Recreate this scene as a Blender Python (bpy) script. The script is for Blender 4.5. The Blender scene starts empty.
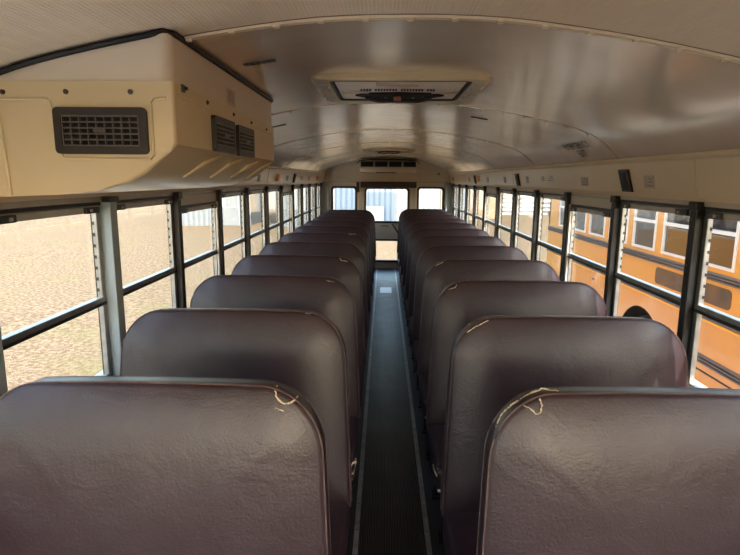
import bpy, bmesh, math, random
from mathutils import Vector, Matrix
random.seed(7)
S = bpy.context.scene
C = S.collection
PI = math.pi

# ------------------------------------------------------------------ materials
def mat(name, col, rough=.5, metal=0., spec=.5, col2=None, cscale=8., cdetail=4., bump=0., bscale=200., stretch=None, bdetail=3., coat=0., aniso=0.):
    m = bpy.data.materials.new(name); m.use_nodes = True
    nt = m.node_tree; N = nt.nodes; L = nt.links
    b = N['Principled BSDF']
    b.inputs['Base Color'].default_value = (*col, 1)
    b.inputs['Roughness'].default_value = rough
    b.inputs['Metallic'].default_value = metal
    b.inputs['Specular IOR Level'].default_value = spec
    b.inputs['Coat Weight'].default_value = coat
    tc = N.new('ShaderNodeTexCoord')
    def noise(scale, detail):
        src = tc.outputs['Object']
        if stretch:
            mp = N.new('ShaderNodeMapping'); mp.inputs['Scale'].default_value = stretch
            L.new(src, mp.inputs['Vector']); src = mp.outputs['Vector']
        n = N.new('ShaderNodeTexNoise'); n.inputs['Scale'].default_value = scale; n.inputs['Detail'].default_value = detail
        L.new(src, n.inputs['Vector']); return n
    if col2:
        n = noise(cscale, cdetail)
        r = N.new('ShaderNodeValToRGB')
        r.color_ramp.elements[0].position = .35; r.color_ramp.elements[1].position = .65
        r.color_ramp.elements[0].color = (*col, 1); r.color_ramp.elements[1].color = (*col2, 1)
        L.new(n.outputs['Fac'], r.inputs['Fac']); L.new(r.outputs['Color'], b.inputs['Base Color'])
    if bump:
        n = noise(bscale, bdetail)
        bp = N.new('ShaderNodeBump'); bp.inputs['Strength'].default_value = bump; bp.inputs['Distance'].default_value = .002
        L.new(n.outputs['Fac'], bp.inputs['Height']); L.new(bp.outputs['Normal'], b.inputs['Normal'])
    return m

def glass_mat(name, tint, refl=.07, haze=0.):
    m = bpy.data.materials.new(name); m.use_nodes = True
    nt = m.node_tree; N = nt.nodes; L = nt.links
    N.remove(N['Principled BSDF'])
    out = N['Material Output']
    t = N.new('ShaderNodeBsdfTransparent'); t.inputs['Color'].default_value = (*tint, 1)
    g = N.new('ShaderNodeBsdfGlossy'); g.inputs['Roughness'].default_value = .02
    lw = N.new('ShaderNodeLayerWeight'); lw.inputs['Blend'].default_value = .5
    pw = N.new('ShaderNodeMath'); pw.operation = 'POWER'; pw.inputs[1].default_value = 5.
    L.new(lw.outputs['Facing'], pw.inputs[0])
    ma = N.new('ShaderNodeMath'); ma.operation = 'MULTIPLY_ADD'; ma.inputs[1].default_value = .75; ma.inputs[2].default_value = .035
    L.new(pw.outputs['Value'], ma.inputs[0])
    mx = N.new('ShaderNodeMixShader')
    L.new(ma.outputs['Value'], mx.inputs['Fac']); L.new(t.outputs['BSDF'], mx.inputs[1]); L.new(g.outputs['BSDF'], mx.inputs[2])
    L.new(mx.outputs['Shader'], out.inputs['Surface'])
    return m

def vinyl_mat():
    m = bpy.data.materials.new('maroon_vinyl'); m.use_nodes = True
    nt = m.node_tree; N = nt.nodes; L = nt.links
    b = N['Principled BSDF']; b.inputs['Roughness'].default_value = .42
    b.inputs['Specular IOR Level'].default_value = .5
    tc = N.new('ShaderNodeTexCoord'); oi = N.new('ShaderNodeObjectInfo')
    add = N.new('ShaderNodeVectorMath'); add.operation = 'ADD'
    sc = N.new('ShaderNodeVectorMath'); sc.operation = 'SCALE'; sc.inputs['Scale'].default_value = 37.
    L.new(oi.outputs['Random'], sc.inputs[0]); L.new(tc.outputs['Object'], add.inputs[0]); L.new(sc.outputs['Vector'], add.inputs[1])
    def noise(s, d, dist=0., vec=None):
        n = N.new('ShaderNodeTexNoise'); n.inputs['Scale'].default_value = s; n.inputs['Detail'].default_value = d
        n.inputs['Distortion'].default_value = dist; L.new(vec or add.outputs['Vector'], n.inputs['Vector']); return n
    n1 = noise(5., 5., .6); r = N.new('ShaderNodeValToRGB')
    r.color_ramp.elements[0].position = .3; r.color_ramp.elements[1].position = .75
    r.color_ramp.elements[0].color = VC[0]; r.color_ramp.elements[1].color = VC[1]
    L.new(n1.outputs['Fac'], r.inputs['Fac']); L.new(r.outputs['Color'], b.inputs['Base Color'])
    n4 = noise(9., 4., .4); mr = N.new('ShaderNodeMapRange')
    mr.inputs['To Min'].default_value = .30; mr.inputs['To Max'].default_value = .48
    L.new(n4.outputs['Fac'], mr.inputs['Value']); L.new(mr.outputs['Result'], b.inputs['Roughness'])
    n2 = noise(170., 3., .5); n3 = noise(11., 3., 1.4)
    b1 = N.new('ShaderNodeBump'); b1.inputs['Strength'].default_value = .45; b1.inputs['Distance'].default_value = .0014
    b2 = N.new('ShaderNodeBump'); b2.inputs['Strength'].default_value = .14; b2.inputs['Distance'].default_value = .010
    mp = N.new('ShaderNodeMapping'); mp.inputs['Rotation'].default_value = (0, .5, 0); mp.inputs['Scale'].default_value = (60, 60, 140)
    L.new(add.outputs['Vector'], mp.inputs['Vector'])
    n5 = noise(1., 3., 1.5, mp.outputs['Vector'])
    b3 = N.new('ShaderNodeBump'); b3.inputs['Strength'].default_value = .3; b3.inputs['Distance'].default_value = .0012
    L.new(n3.outputs['Fac'], b2.inputs['Height']); L.new(n5.outputs['Fac'], b3.inputs['Height']); L.new(n2.outputs['Fac'], b1.inputs['Height'])
    L.new(b2.outputs['Normal'], b3.inputs['Normal']); L.new(b3.outputs['Normal'], b1.inputs['Normal']); L.new(b1.outputs['Normal'], b.inputs['Normal'])
    return m
VC = [(.0235, .0105, .0138, 1), (.038, .0198, .0250, 1)]
VINYL = vinyl_mat()
PIPING = mat('vinyl_piping', (.06, .033, .03), .45, col2=(.11, .07, .06), cscale=25)
FOAM = mat('torn_foam', (.72, .62, .45), .9, col2=(.45, .33, .22), cscale=60)
BLACK = mat('black_painted_metal', (.006, .006, .007), .42, spec=.35)
BLACKP = mat('black_plastic', (.02, .018, .016), .42)
GRILLE = mat('dark_grey_plastic', (.10, .095, .088), .4)
VOID = mat('dark_duct', (.004, .004, .004), .9)
RUBBER = mat('black_rubber', (.012, .012, .012), .6)
ALU = mat('aluminium', (.34, .345, .35), .34, .8, col2=(.26, .265, .27), cscale=30)
ALUD = mat('dull_aluminium', (.50, .48, .45), .45, .3, col2=(.42, .40, .38), cscale=20)
POSTG = mat('grey_blue_metal', (.27, .33, .375), .4, .0)
HEAD = mat('cream_header_paint', (.80, .69, .52), .36, col2=(.76, .65, .49), cscale=3, bump=.05, bscale=90)
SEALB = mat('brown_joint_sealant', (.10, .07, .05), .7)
CEIL = None
WALLM = mat('grey_wall_paint', (.60, .56, .49), .45, bump=.05)
REAR = mat('rear_wall_paint', (.66, .58, .47), .42, col2=(.62, .54, .44), cscale=4)
DOORM = mat('door_paint', (.58, .52, .43), .4)
MAROON = mat('dark_maroon_pad', (.035, .014, .014), .5, bump=.2, bscale=120)
ACC = mat('cream_plastic', (.66, .56, .36), .32, col2=(.63, .535, .34), cscale=3, bump=.04, bscale=300)
ACH = mat('off_white_housing', (.70, .64, .55), .40, col2=(.66, .60, .51), cscale=3)
STICK = mat('pale_sticker', (.62, .56, .50), .5, col2=(.50, .40, .34), cscale=90)
WSTICK = mat('white_sticker', (.75, .73, .70), .5)
PRINT = mat('dark_print', (.05, .035, .03), .7)
AMBER = mat('amber_plastic', (.90, .38, .07), .35)
GREYST = mat('grey_label', (.30, .28, .25), .5)
GLASS = glass_mat('window_glass', (.93, .95, .94))
SCREW = mat('dark_screw', (.10, .09, .08), .3, .8)

def ceil_mat(name, dots):
    m = bpy.data.materials.new(name); m.use_nodes = True
    nt = m.node_tree; N = nt.nodes; L = nt.links; b = N['Principled BSDF']
    tc = N.new('ShaderNodeTexCoord')
    n = N.new('ShaderNodeTexNoise'); n.inputs['Scale'].default_value = 2.5; n.inputs['Detail'].default_value = 5
    mp = N.new('ShaderNodeMapping'); mp.inputs['Scale'].default_value = (1, 3, 1)
    L.new(tc.outputs['Object'], mp.inputs['Vector']); L.new(mp.outputs['Vector'], n.inputs['Vector'])
    r = N.new('ShaderNodeValToRGB'); r.color_ramp.elements[0].position = .3; r.color_ramp.elements[1].position = .7
    c1, c2 = ((.86, .75, .61), (.90, .79, .65)) if dots else ((.80, .69, .555), (.87, .76, .62))
    r.color_ramp.elements[0].color = (*c1, 1); r.color_ramp.elements[1].color = (*c2, 1)
    L.new(n.outputs['Fac'], r.inputs['Fac']); L.new(r.outputs['Color'], b.inputs['Base Color'])
    b.inputs['Specular IOR Level'].default_value = .5
    bp = N.new('ShaderNodeBump')
    if dots:
        b.inputs['Roughness'].default_value = .5
        v = N.new('ShaderNodeTexVoronoi'); v.inputs['Scale'].default_value = 120.; v.inputs['Randomness'].default_value = 0.
        L.new(tc.outputs['Object'], v.inputs['Vector'])
        bp.inputs['Strength'].default_value = .8; bp.inputs['Distance'].default_value = .003
        L.new(v.outputs['Distance'], bp.inputs['Height'])
    else:
        b.inputs['Roughness'].default_value = .20
        b.inputs['Metallic'].default_value = .4; b.inputs['Specular IOR Level'].default_value = 1.
        n2 = N.new('ShaderNodeTexNoise'); n2.inputs['Scale'].default_value = 1.; n2.inputs['Detail'].default_value = 4
        mp2 = N.new('ShaderNodeMapping'); mp2.inputs['Scale'].default_value = (5, 110, 5)
        L.new(tc.outputs['Object'], mp2.inputs['Vector']); L.new(mp2.outputs['Vector'], n2.inputs['Vector'])
        bp.inputs['Strength'].default_value = .3; bp.inputs['Distance'].default_value = .0008
        L.new(n2.outputs['Fac'], bp.inputs['Height'])
        n3 = N.new('ShaderNodeTexNoise'); n3.inputs['Scale'].default_value = 2.2; n3.inputs['Detail'].default_value = 1
        L.new(tc.outputs['Object'], n3.inputs['Vector'])
        bb = N.new('ShaderNodeBump'); bb.inputs['Strength'].default_value = .5; bb.inputs['Distance'].default_value = .015
        L.new(n3.outputs['Fac'], bb.inputs['Height']); L.new(bb.outputs['Normal'], bp.inputs['Normal'])
    L.new(bp.outputs['Normal'], b.inputs['Normal'])
    return m
CEIL = ceil_mat('ceiling_metal_cream', False)
CEILP = ceil_mat('ceiling_perforated_panel', True)

# ------------------------------------------------------------------ mesh helpers
def BM(): return bmesh.new()
def box(bm, x0, x1, y0, y1, z0, z1):
    vs = [bm.verts.new((x, y, z)) for x in (x0, x1) for y in (y0, y1) for z in (z0, z1)]
    for f in ((0,1,3,2),(4,6,7,5),(0,4,5,1),(2,3,7,6),(0,2,6,4),(1,5,7,3)):
        bm.faces.new([vs[i] for i in f])
    return vs
def cbox(bm, c, s): return box(bm, c[0]-s[0]/2, c[0]+s[0]/2, c[1]-s[1]/2, c[1]+s[1]/2, c[2]-s[2]/2, c[2]+s[2]/2)
def tube(bm, pts, r, n=8, cap=True, radii=None):
    pts = [Vector(p) for p in pts]; rings = []
    for i, p in enumerate(pts):
        d = (pts[min(i+1, len(pts)-1)] - pts[max(i-1, 0)]).normalized()
        a = Vector((0, 0, 1)) if abs(d.z) < .9 else Vector((1, 0, 0))
        u = d.cross(a).normalized(); v = d.cross(u)
        rr = radii[i] if radii else r
        rings.append([bm.verts.new(p + u*math.cos(2*PI*k/n)*rr + v*math.sin(2*PI*k/n)*rr) for k in range(n)])
    for a, b in zip(rings, rings[1:]):
        for k in range(n): bm.faces.new((a[k], a[(k+1) % n], b[(k+1) % n], b[k]))
    if cap:
        bm.faces.new(rings[0][::-1]); bm.faces.new(rings[-1])
def prism(bm, pts, axis, a, b):
    """extrude a 2D polygon along axis between a and b"""
    def P(p, t):
        return {'y': (p[0], t, p[1]), 'x': (t, p[0], p[1]), 'z': (p[0], p[1], t)}[axis]
    A = [bm.verts.new(P(p, a)) for p in pts]; B = [bm.verts.new(P(p, b)) for p in pts]
    n = len(pts)
    for i in range(n): bm.faces.new((A[i], A[(i+1) % n], B[(i+1) % n], B[i]))
    bm.faces.new(A[::-1]); bm.faces.new(B)
def cyl(bm, p0, p1, r, n=20): tube(bm, [p0, p1], r, n)
def bev(bm, w, seg=2, ang=.5):
    bm.normal_update()
    es = [e for e in bm.edges if len(e.link_faces) == 2 and e.calc_face_angle(0) > ang]
    bmesh.ops.bevel(bm, geom=es, offset=w, segments=seg, affect='EDGES', profile=.6, clamp_overlap=True)
def obj(name, bm, m, parent=None, smooth=False, bevel=0, seg=2):
    if bevel: bev(bm, bevel, seg)
    bmesh.ops.recalc_face_normals(bm, faces=bm.faces)
    me = bpy.data.meshes.new(name); bm.to_mesh(me); bm.free()
    o = bpy.data.objects.new(name, me); C.objects.link(o)
    if m: me.materials.append(m)
    if smooth:
        for p in me.polygons: p.use_smooth = True
        try: me.set_sharp_from_angle(angle=.7)
        except Exception: pass
    if parent: o.parent = parent
    return o
def empty(name, loc=(0, 0, 0), rz=0.):
    o = bpy.data.objects.new(name, None); o.location = loc; o.rotation_euler.z = rz; o.empty_display_size = .1
    C.objects.link(o); return o
def tag(o, label=None, cat=None, group=None, kind=None):
    if label: o['label'] = label
    if cat: o['category'] = cat
    if group: o['group'] = group
    if kind: o['kind'] = kind
    return o
def struct(name, bm, m, parent=None, **k):
    o = obj(name, bm, m, parent, **k)
    if not parent: o['kind'] = 'structure'
    return o
def copy_tree(o, parent=None):
    c = o.copy(); C.objects.link(c); c.parent = parent
    for ch in list(o.children): copy_tree(ch, c)
    return c

# ------------------------------------------------------------------ layout numbers (metres)
W = 1.14                     # window plane, half width
YR = 9.50                    # rear wall
YF = -1.3                    # front end of the modelled cabin, behind the camera
P0, DP = 2.05, .714          # window posts
ZR = 1.097                   # meeting rail
GZ = -1.0                    # ground outside
SX = (-1, 1); SIDE = {-1: 'left', 1: 'right'}
CP = [(0,1.910),(.2,1.904),(.4,1.880),(.55,1.855),(.7,1.825),(.8,1.801),(.88,1.775),(.94,1.744),(.985,1.708),(1.02,1.672),(1.04,1.650)]
def zc(x):
    x = abs(x)
    if x >= CP[-1][0]: return CP[-1][1]
    for i in range(len(CP)-1):
        if CP[i][0] <= x <= CP[i+1][0]:
            x0, y0 = CP[i]; x1, y1 = CP[i+1]
            t = (x-x0)/(x1-x0)
            def sl(j):
                if j <= 0: return 0.
                if j >= len(CP)-1: return (CP[-1][1]-CP[-2][1])/(CP[-1][0]-CP[-2][0])
                return (CP[j+1][1]-CP[j-1][1])/(CP[j+1][0]-CP[j-1][0])
            h = x1-x0
            return (2*t**3-3*t*t+1)*y0+(t**3-2*t*t+t)*h*sl(i)+(-2*t**3+3*t*t)*y1+(t**3-t*t)*h*sl(i+1)
XS = [1.04*math.sin(PI/2*k/24) for k in range(-24, 25)]
def arc_pts(x0=-1.04, x1=1.04, dz=0., n=None):
    xs = [x for x in XS if x0 < x < x1]; xs = [x0]+xs+[x1]
    return [(x, zc(x)+dz) for x in xs]

# ------------------------------------------------------------------ ceiling, walls, floor
SEAMS = [1.27, 2.62, 4.04, 5.46, 6.88, 8.30]
cb = BM()
def shell(bm, y0, y1, t=.03):
    lo = arc_pts(); hi = [(x, z+t) for x, z in lo]
    prism(bm, lo+hi[::-1], 'y', y0, y1)
shell(cb, SEAMS[0], YR)
ceiling = struct('ceiling', cb, CEIL, smooth=True)
cb = BM(); shell(cb, YF, SEAMS[0]-.0005)
struct('front_panel', cb, CEILP, ceiling, smooth=True)
seam = None
for i, y in enumerate(SEAMS):
    b = BM()
    lo = arc_pts(-1.035, 1.035, -.007 if i == 0 else -.004); hi = arc_pts(-1.035, 1.035, .002)
    prism(b, lo+hi[::-1], 'y', y-.009, y+.009)
    o = struct('trim_%d' % (i+1), b, HEAD if i == 0 else CEIL, smooth=True)
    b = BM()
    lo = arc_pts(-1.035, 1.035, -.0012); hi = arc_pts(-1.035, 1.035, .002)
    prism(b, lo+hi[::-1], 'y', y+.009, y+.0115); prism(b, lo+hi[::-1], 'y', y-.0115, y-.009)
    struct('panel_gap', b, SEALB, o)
    b = BM(); x = -.98
    while x < 1.0:
        cyl(b, (x, y-.001, zc(x)+.002), (x, y-.001, zc(x)-.0105), .0085 if i == 0 else .004, 8); x += .098
    struct('rivets', b, HEAD if i == 0 else ALUD, o)
for s in SX:
    n = SIDE[s]
    # light bar header over the windows
    b = BM()
    prism(b, [(s*1.036, 1.652), (s*1.044, 1.640), (s*1.054, 1.646), (s*1.062, 1.636), (s*1.084, 1.505), (s*1.092, 1.488), (s*1.15, 1.486), (s*1.20, 1.50), (s*1.20, 1.70), (s*1.04, 1.69)], 'y', YF, YR)
    hd = struct('wall_%s' % n, b, HEAD)
    # rolled bead at the top of the header
    b = BM(); tube(b, [(s*1.037, YF, 1.651), (s*1.037, YR, 1.651)], .009, 10)
    struct('top_bead', b, HEAD, hd, smooth=True)
    b = BM()
    for y in (2.03, 4.86, 7.7): cbox(b, (s*1.074, y, 1.57), (.004, .004, .13))
    # joints of header panels follow the slope
    for v in b.verts: v.co.x = s*(1.062 + (1.636-v.co.z)*.168 - .002) + (.002 if v.co.x*s > 1.074 else 0)*s
    struct('panel_joint', b, ACC, hd)
    b = BM(); box(b, *(sorted((s*1.112, s*1.165))), YF, YR, 1.4685, 1.488); struct('head_strip', b, ALUD if s < 0 else WALLM, hd)
    b = BM(); box(b, *(sorted((s*1.12, s*1.19))), YF, YR, 0, .775)
    box(b, *(sorted((s*1.10, s*1.19))), YF, YR, .755, .785)
    struct('side_panel', b, WALLM, hd)
    b = BM(); box(b, *sorted((s*1.16, s*1.20)), YF, YR, -.35, .02); box(b, *sorted((s*1.19, s*1.205)), YF, YR, 0, .775)
    struct('outer_skin', b, mat('school_bus_paint_%s' % n, (.72, .33, .04), .4), hd)
b = BM(); box(b, -1.19, 1.19, YF, YR+.05, -.06, 0)
fm = mat('side_floor_rubber', (.016, .018, .024), .5, bump=.2, bscale=60)
struct('floor', b, fm)

# ribbed aisle runner with two metal strips
def ribbed():
    m = bpy.data.materials.new('ribbed_rubber'); m.use_nodes = True
    nt = m.node_tree; N = nt.nodes; L = nt.links; bs = N['Principled BSDF']
    bs.inputs['Roughness'].default_value = .36
    tc = N.new('ShaderNodeTexCoord'); n = N.new('ShaderNodeTexNoise'); n.inputs['Scale'].default_value = 6.; n.inputs['Detail'].default_value = 6
    L.new(tc.outputs['Object'], n.inputs['Vector'])
    r = N.new('ShaderNodeValToRGB'); r.color_ramp.elements[0].color = (.005, .005, .006, 1); r.color_ramp.elements[1].color = (.014, .015, .018, 1)
    L.new(n.outputs['Fac'], r.inputs['Fac']); L.new(r.outputs['Color'], bs.inputs['Base Color'])
    mr = N.new('ShaderNodeMapRange'); mr.inputs['To Min'].default_value = .28; mr.inputs['To Max'].default_value = .5
    L.new(n.outputs['Fac'], mr.inputs['Value']); L.new(mr.outputs['Result'], bs.inputs['Roughness'])
    return m
b = BM(); n = 19; pts = []
for k in range(n):
    xa = -.142+.284*k/n; w = .284/n
    pts += [(xa, .0055), (xa+w*.12, .010), (xa+w*.55, .010), (xa+w*.67, .0055)]
pts += [(.142, .0055), (.142, .0005), (-.142, .0005)]
prism(b, pts, 'y', YF, YR-.02)
tag(obj('aisle_runner', b, ribbed()), 'long black ribbed rubber runner down the centre aisle floor', 'floor mat')
STRIP = mat('worn_metal_strip', (.22, .22, .22), .38, .5, col2=(.34, .35, .36), cscale=14)
for i, s in enumerate(SX):
    b = BM(); box(b, *sorted((s*.146, s*.168)), YF, YR-.02, .0005, .011)
    o = struct('trim_%d' % (7+i), b, STRIP, bevel=.002)
    b = BM(); y = -1.4
    while y < 9.4: cyl(b, (s*.157, y, .010), (s*.157, y, .0125), .004, 8); y += .2
    struct('screws', b, SCREW, o)
b = BM(); box(b, -.09, .07, 7.35, 7.75, .0101, .0115)
tag(obj('floor_plate', b, mat('blue_grey_plate', (.30, .36, .42), .3, .3)), 'small pale plate lying on the black aisle runner towards the rear door', 'plate')

# ------------------------------------------------------------------ rear wall with door
def wall_with_holes(bm, xs, zs, holes, y0, y1, clipx=1.15):
    """grid of boxes between xs, zs leaving holes out"""
    for i in range(len(xs)-1):
        for j in range(len(zs)-1):
            cx, cz = (xs[i]+xs[i+1])/2, (zs[j]+zs[j+1])/2
            if any(h[0] < cx < h[1] and h[2] < cz < h[3] for h in holes): continue
            box(bm, xs[i], xs[i+1], y0, y1, zs[j], zs[j+1])
DX0, DX1 = -.46, .47
def rounded(x0, x1, z0, z1, r, n=6):
    P = []
    for cx, cz, a0 in ((x1-r, z1-r, 0), (x0+r, z1-r, PI/2), (x0+r, z0+r, PI), (x1-r, z0+r, 3*PI/2)):
        for k in range(n+1):
            a = a0+PI/2*k/n; P.append((cx+r*math.cos(a), cz+r*math.sin(a)))
    return P
def ring(bm, outer, inner, axis, a, b):
    def P(p, t): return {'y': (p[0], t, p[1]), 'x': (t, p[0], p[1])}[axis]
    V = [[bm.verts.new(P(p, t)) for p in q] for q in (outer, inner) for t in (a, b)]
    oa, ob, ia, ib = V; n = len(outer)
    for k in range(n):
        l = (k+1) % n
        bm.faces.new((oa[k], oa[l], ob[l], ob[k])); bm.faces.new((ia[k], ib[k], ib[l], ia[l]))
        bm.faces.new((oa[k], ia[k], ia[l], oa[l])); bm.faces.new((ob[k], ob[l], ib[l], ib[k]))
def rect_n(x0, x1, z0, z1, n=6):
    """rectangle sampled to match rounded()"""
    P = []
    for cx, cz in ((x1, z1), (x0, z1), (x0, z0), (x1, z0)): P += [(cx, cz)]*(n+1)
    return P
RW = [(-.95, -.53, .86, 1.415), (.53, .97, .86, 1.415)]
b = BM()
wall_with_holes(b, [-1.15, -.95, -.53, DX0, DX1, .53, .97, 1.15], [0, .86, 1.415, 1.50], [RW[0], RW[1], (DX0, DX1, 0, 1.5)], YR, YR+.05)
prism(b, [(-1.15, 1.50), (1.15, 1.50), (1.15, 1.66)] + [(x, z+.01) for x, z in arc_pts()][::-1] + [(-1.15, 1.66)], 'y', YR, YR+.05)
wr = struct('wall_rear', b, REAR)
b = BM()
for x, in ((-.5,), (.5,)): pass
box(b, -1.03, 1.03, YR-.006, YR, 1.50, 1.512)
struct('horizontal_seam', b, ALUD, wr)
b = BM()
for a, c in (((.86, 1.63), (.90, 1.665)), ((.86, 1.665), (.90, 1.63))):
    tube(b, [(a[0], YR-.003, a[1]), (c[0], YR-.003, c[1])], .006, 6)
struct('cross_mark', b, PRINT, wr)
for s in SX:
    b = BM()
    box(b, *sorted((s*1.0, s*1.10)), YR-.12, YR, .5, 1.50)
    struct('corner_column', b, POSTG, wr, bevel=.01)
for i, (x0, x1, z0, z1) in enumerate(RW):
    e = tag(empty('window_%d' % (23+i), ((x0+x1)/2, YR, z0)), kind='structure')
    def L(bm):
        for v in bm.verts: v.co -= Vector(((x0+x1)/2, YR, z0))
        return bm
    b = BM(); ring(b, rounded(x0-.012, x1+.012, z0-.012, z1+.012, .05), rounded(x0+.02, x1-.02, z0+.02, z1-.02, .04), 'y', YR-.014, YR+.052)
    obj('rubber_seal', L(b), RUBBER, e, smooth=True)
    b = BM(); ring(b, rect_n(x0, x1, z0, z1), rounded(x0+.012, x1-.012, z0+.012, z1-.012, .045), 'y', YR+.004, YR+.046)
    obj('corner_fill', L(b), REAR, e)
    b = BM(); box(b, x0+.015, x1-.015, YR+.02, YR+.026, z0+.015, z1-.015); obj('glass_pane', L(b), GLASS, e)
# rear emergency door
e = tag(empty('door_1', (0, YR, 0)), kind='structure')
def LD(bm):
    for v in bm.verts: v.co -= Vector((0, YR, 0))
    return bm
b = BM()
UW = (-.375, .375, .815, 1.405); LW = (-.30, .30, .13, .51)
wall_with_holes(b, [DX0+.03, -.375, -.30, .30, .375, DX1-.03], [.01, .13, .51, .815, 1.405, 1.49], [UW, LW], YR, YR+.04)
obj('door_panel', LD(b), DOORM, e)
b = BM()
ring(b, rect_n(DX0-.02, DX1+.02, 0, 1.5), rect_n(DX0+.03, DX1-.03, .012, 1.488), 'y', YR-.015, YR+.05)
obj('door_frame', LD(b), ALUD, e)
for (x0, x1, z0, z1), nm in ((UW, 'upper'), (LW, 'lower')):
    b = BM(); ring(b, rounded(x0-.012, x1+.012, z0-.012, z1+.012, .06), rounded(x0+.02, x1-.02, z0+.02, z1-.02, .045), 'y', YR-.016, YR+.044)
    sl = obj('rubber_seal', LD(b), RUBBER, e, smooth=True)
    b = BM(); ring(b, rect_n(x0, x1, z0, z1), rounded(x0+.012, x1-.012, z0+.012, z1-.012, .05), 'y', YR+.004, YR+.038)
    obj('corner_fill', LD(b), DOORM, e)
    b = BM(); box(b, x0+.015, x1-.015, YR+.018, YR+.024, z0+.015, z1-.015); obj('glass_pane', LD(b), GLASS, e)
b = BM(); tube(b, [(.10, YR-.05, .79), (.21, YR-.05, .62)], .014, 10); tube(b, [(.21, YR-.05, .62), (.21, YR+.01, .62)], .012, 8)
tag(obj('door_handle', LD(b), BLACKP, e), 'black slanted lever handle')
b = BM(); box(b, -.10, .04, YR-.002, YR+.001, .735, .765); obj('notice_strip', LD(b), GREYST, e)
b = BM(); box(b, DX0+.01, DX1+.03, YR-.11, YR-.016, 1.408, 1.508)
tag(obj('header_pad', b, MAROON, bevel=.02, seg=3), 'dark maroon padded bumper above the rear emergency door', 'pad')
b = BM(); tube(b, [(-.50, YR-.03, 1.50), (-.50, YR-.03, 1.36), (-.49, YR-.03, 1.33)], .024, 10)
tag(obj('door_closer', b, BLACKP, smooth=True), 'small black bracket hanging left of the rear door under the pad', 'bracket')

# ------------------------------------------------------------------ window posts
for s in SX:
    for k in range(-4, 11):
        y = P0+DP*k
        if s < 0 and k == 0:
            b = BM(); box(b, -1.15, -1.075, y-.024, y+.03, .785, 1.484)
            nm = 'trim_%d' % (20+k)
            o = struct(nm, b, POSTG, bevel=.004)  # this post gets a grey-blue tone, most others are black
            b = BM(); box(b, -1.15, -1.118, y-.030, y-.024, .785, 1.484); struct('edge_strip', b, BLACK, o)
            b = BM(); box(b, -1.10, -1.068, y-.034, y+.036, 1.466, 1.486); struct('cap', b, BLACK, o)
            continue
        b = BM(); xa, xb = s*1.087, s*1.15
        box(b, *sorted((xa, xb)), y-.021, y+(.07 if (k == -1 and s < 0) else .021), .785, 1.484)
        if k == -1 and s < 0: m_ = POSTG
        else: m_ = BLACK
        o = struct('trim_%d' % ((20 if s < 0 else 40)+k), b, m_, bevel=.004)
        b = BM(); box(b, *sorted((s*1.080, s*1.10)), y-.025, y+.025, 1.452, 1.485)
        struct('cap', b, BLACK, o, bevel=.004)
        b = BM()
        for z in (1.42, 1.25, .95): cyl(b, (s*1.088, y, z), (s*1.0845, y, z), .005, 8)
        struct('post_screws', b, SCREW, o)

# ------------------------------------------------------------------ side windows
def side_window(s, y0, y1, low):
    """origin at sill centre; s is the side"""
    root = empty('window', (s*W, (y0+y1)/2, .785)); root['kind'] = 'structure'
    hy = (y1-y0)/2; H = (1.412 if low else 1.468)-.785; zr = ZR-.785
    d = lambda a, c: sorted((s*a, s*c))
    b = BM(); f = .026
    x = d(-.024, -.004)
    box(b, *x, -hy, -hy+f, 0, H); box(b, *x, hy-f, hy, 0, H); box(b, *x, -hy+f, hy-f, H-.016, H); box(b, *x, -hy+f, hy-f, 0, .018)
    obj('window_frame', b, ALU, root, bevel=.002, seg=1)
    # slotted jamb channel facing the cabin front
    b = BM(); z = zr+.04
    while z < H-.06:
        cbox(b, (s*-.009, hy-f-.0008, z), (.008, .003, .012)); cbox(b, (s*-.009, -hy+f+.0008, z), (.008, .003, .012)); z += .042
    obj('latch_slots', b, BLACK, root)
    b = BM(); box(b, *d(-.032, -.012), -hy+f, hy-f, H-.038, H-.015); obj('top_rail', b, ALUD, root, bevel=.002, seg=1)
    b = BM(); box(b, *d(-.034, -.026), -hy+.01, hy-.01, H-.012, H-.002); obj('shadow_seal', b, BLACK, root)
    for q in (-1, 1):
        b = BM(); cbox(b, (s*-.036, q*(hy-f-.055), H-.028), (.014, .085, .022)); l = obj('latch', b, BLACKP, root, bevel=.003)
        b = BM(); cbox(b, (s*-.044, q*(hy-f-.07), H-.028), (.006, .014, .010)); obj('latch_button', b, ALUD, l)
    b = BM(); box(b, *d(-.030, -.004), -hy+f, hy-f, zr-.006, zr+.014); obj('meeting_rail', b, ALU, root, bevel=.003)
    b = BM(); box(b, *d(-.036, -.002), -hy+f-.004, hy-f+.004, zr-.015, zr-.005); obj('meeting_rail_seal', b, BLACK, root, bevel=.002)
    b = BM(); box(b, *d(-.017, -.013), -hy+f-.003, hy-f+.003, zr, H-.014); obj('upper_pane', b, GLASS, root)
    b = BM(); box(b, *d(-.010, -.006), -hy+f-.003, hy-f+.003, .012, zr); obj('lower_pane', b, GLASS, root)
    if low:
        b = BM(); box(b, *d(-.03, .01), -hy, hy, H+.001, H+.055); tag(obj('filler_panel', b, WALLM, root, bevel=.003), 'pale metal panel above the shorter emergency window')
        b = BM(); box(b, *d(-.040, -.028), -hy, -hy+.03, 0, H); box(b, *d(-.040, -.028), hy-.03, hy, 0, H); obj('release_frame', b, ALUD, root, bevel=.003)
    return root
wn = 1
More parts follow.
